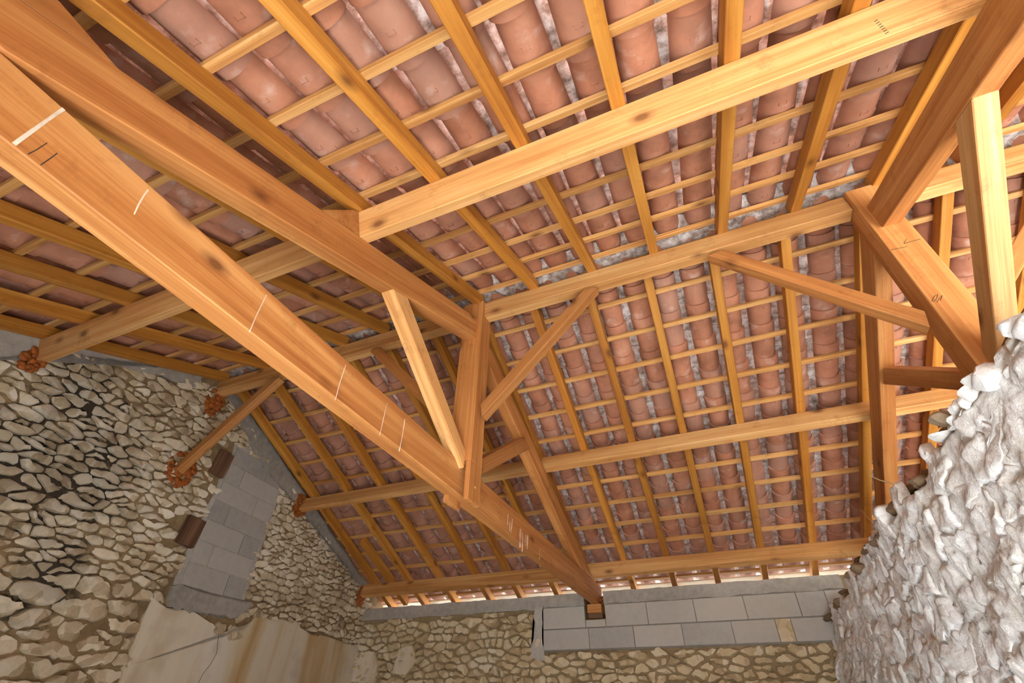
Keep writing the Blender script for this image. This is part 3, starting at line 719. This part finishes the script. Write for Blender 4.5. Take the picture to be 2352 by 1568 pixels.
masonry(Rw, [q for q in seedgrid(-.5, 5.95, -.3, .95, .17, .105) if q[1] < ztop(q[0])+.02], 1.5, .4, lambda q: q[1] < ztop(q[0])-.05, [(0, 1, .94)], w3, M['white'], (.001, .005), (.010, .024),
        flip=True, hi=dict(seg=.022, rings=((1.06, -.03), (1.02, .30), (.97, .72), (.90, .92), (.76, 1.0), (.58, 1.03), (.38, 1.05), (.18, 1.06)), amp=.0045, cut=(.06, .16), tilt=.10))
# loose and bedded stones
def rock_mesh(seed, mat, fl=.75):
    bm = bmesh.new(); bmesh.ops.create_icosphere(bm, subdivisions=3, radius=1)
    rs = random.Random(seed); pl = [(Vector((rs.uniform(-1, 1), rs.uniform(-1, 1), rs.uniform(-1, 1))).normalized(), rs.uniform(.55, .9)) for _ in range(9)]
    for v in bm.verts:
        for n, d in pl:
            k = v.co.dot(n)
            if k > d: v.co -= n*(k-d)*.9
        v.co *= 1+.10*mnoise.noise(v.co*2.2+Vector((seed, 0, 0)))+.05*mnoise.noise(v.co*6+Vector((0, seed, 0)))
    me = bm_mesh('stone', bm, mat); me.polygons.foreach_set('use_smooth', [True]*len(me.polygons)); me.set_sharp_from_angle(angle=.6); return me
WR = [rock_mesh(i, M['white']) for i in range(7)]; BR = [rock_mesh(20+i, M['rubble']) for i in range(5)]
def rock(me, p, s, **kw):
    return link('stone', me, Rw, Matrix.Translation(p) @ Matrix.Rotation(random.uniform(0, 6.3), 4, 'Z') @ Matrix.Rotation(random.uniform(-.5, .5), 4, 'X') @ Matrix.Diagonal((s[0], s[1], s[2], 1)), **kw)
for i in range(16):       # flat plates jutting out of the near end of the wall top
    y = 1.15+.9*(i/16); r = random.uniform(.05, .085)
    rock(random.choice(WR), A(xw(y, .8)+random.uniform(.03, .09), y, ztop(y)-.02+random.uniform(-.04, .02)), (r*.9, r*random.uniform(1., 1.5), r*random.uniform(.25, .45)))
for i in range(110):
    y = 1.2+4.6*(i/110); r = random.uniform(.02, .058); dx = random.uniform(-.03, .12)
    rock(random.choice(BR if (dx > .05 or y > 1.9) else WR), A(xw(y, .8)+.025+dx, y, ztop(y)-.015+dx*.4+random.uniform(0, .05)), (r*random.uniform(.8, 1.5), r*random.uniform(.8, 1.6), r*random.uniform(.5, .9)))

# ------------------------------------------------------------------ expanding foam at the beam ends
def foam(lab, c, r, n, group='orange foam lumps'):
    bm = bmesh.new(); rs = random.Random(int(c[1]*100))
    for k in range(n):
        a = rs.uniform(0, 6.28); q = math.sqrt(rs.random()); s = rs.uniform(.012, .032)
        mt = Matrix.Translation((c[0]+rs.uniform(-.01, .02), c[1]+math.cos(a)*q*r[0], c[2]+Z0+math.sin(a)*q*r[1]))
        bmesh.ops.create_icosphere(bm, subdivisions=2, radius=s, matrix=mt @ Matrix.Diagonal((.4, 1, .8, 1)))
    for v in bm.verts: v.co += Vector((mnoise.noise(v.co*30), mnoise.noise(v.co*30+Vector((9, 0, 0))), mnoise.noise(v.co*30+Vector((0, 9, 0)))))*.010
    me = bm_mesh('expanding_foam', bm, M['foam']); me.polygons.foreach_set('use_smooth', [True]*len(me.polygons))
    link('expanding_foam', me, None, None, label=lab, category='foam', group=group)
def gx(u): return GX-GK*u+.035
foam('orange foam around the ridge beam end in the gable wall', (gx(2.5), 2.52, 2.53), (.09, .14), 110)
foam('orange foam around the lower end of the brace in gable wall', (gx(2.5), 2.52, 1.80), (.13, .15), 130)
foam('orange foam around the front purlin end in the gable wall', (gx(1.1), 1.10, 2.03), (.065, .10), 80)
foam('orange foam around the middle back purlin end in gable wall', (gx(4.1), 4.10, 2.03), (.10, .13), 110)
foam('orange foam around the eaves purlin end in the back corner', (gx(5.68), 5.70, 1.37), (.07, .13), 110)
foam('reddish foam packing beside the tie beam end in block pocket', (-1.46, 6.0, 1.17), (.08, .05), 26)
# twigs and straw on top of the white wall
def twig(pts, w, lab):
    V = []; Fc = []
    for i, p in enumerate(pts):
        for a in range(4): V.append(Vector(p)+Vector((0, math.cos(a*1.57), math.sin(a*1.57)))*w/2)
    for i in range(len(pts)-1):
        for a in range(4): Fc.append((i*4+a, i*4+(a+1) % 4, (i+1)*4+(a+1) % 4, (i+1)*4+a))
    meshobj('twig', V, Fc, M['straw'], None, label=lab, category='twig', group='dry twigs on the white wall')
def wp(px, py, y): p = hit(px, py, (0, 1, 0), y); return A(p[0], p[1], p[2])
twig([wp(1995, 1091, 2.75), wp(2020, 1102, 2.78), wp(2046, 1109, 2.82), A(.86, 2.72, .80)], .006, 'pale straw poking out sideways from the rubble on the white wall')
twig([wp(1976, 1168, 3.1), wp(1990, 1185, 3.12), wp(2006, 1201, 3.15), wp(2016, 1218, 3.18)], .004, 'thin curved twig hanging over the brown rubble of the white wall')
twig([wp(1968, 1322, 4.1), wp(1978, 1296, 4.1), wp(1996, 1292, 4.12), wp(2010, 1310, 4.16)], .006, 'bent dry twig by the eaves purlin end on the white wall')

pur = bpy.data.objects['purlin.002']
nb_ = Vector((0, -CA, -SA)); dlt = None
def onp(px, py):
    n = np.array([0, CA, SA]); q = np.array([0, 1.052, znear(1.052)]); p = hit(px, py, n, float(n@q)); return A(p[0], p[1], p[2])
for k in range(7):
    a = (2011+k*4.2, 47+k*4.6)
    o = strip('stamp_mark', [onp(a[0]-3, a[1]+3), onp(a[0]+5, a[1]-1.5)], (0, -CA, -SA), .003, M['pencil'], None)
    o.data.transform(pur.matrix_basis.inverted()); o.parent = pur
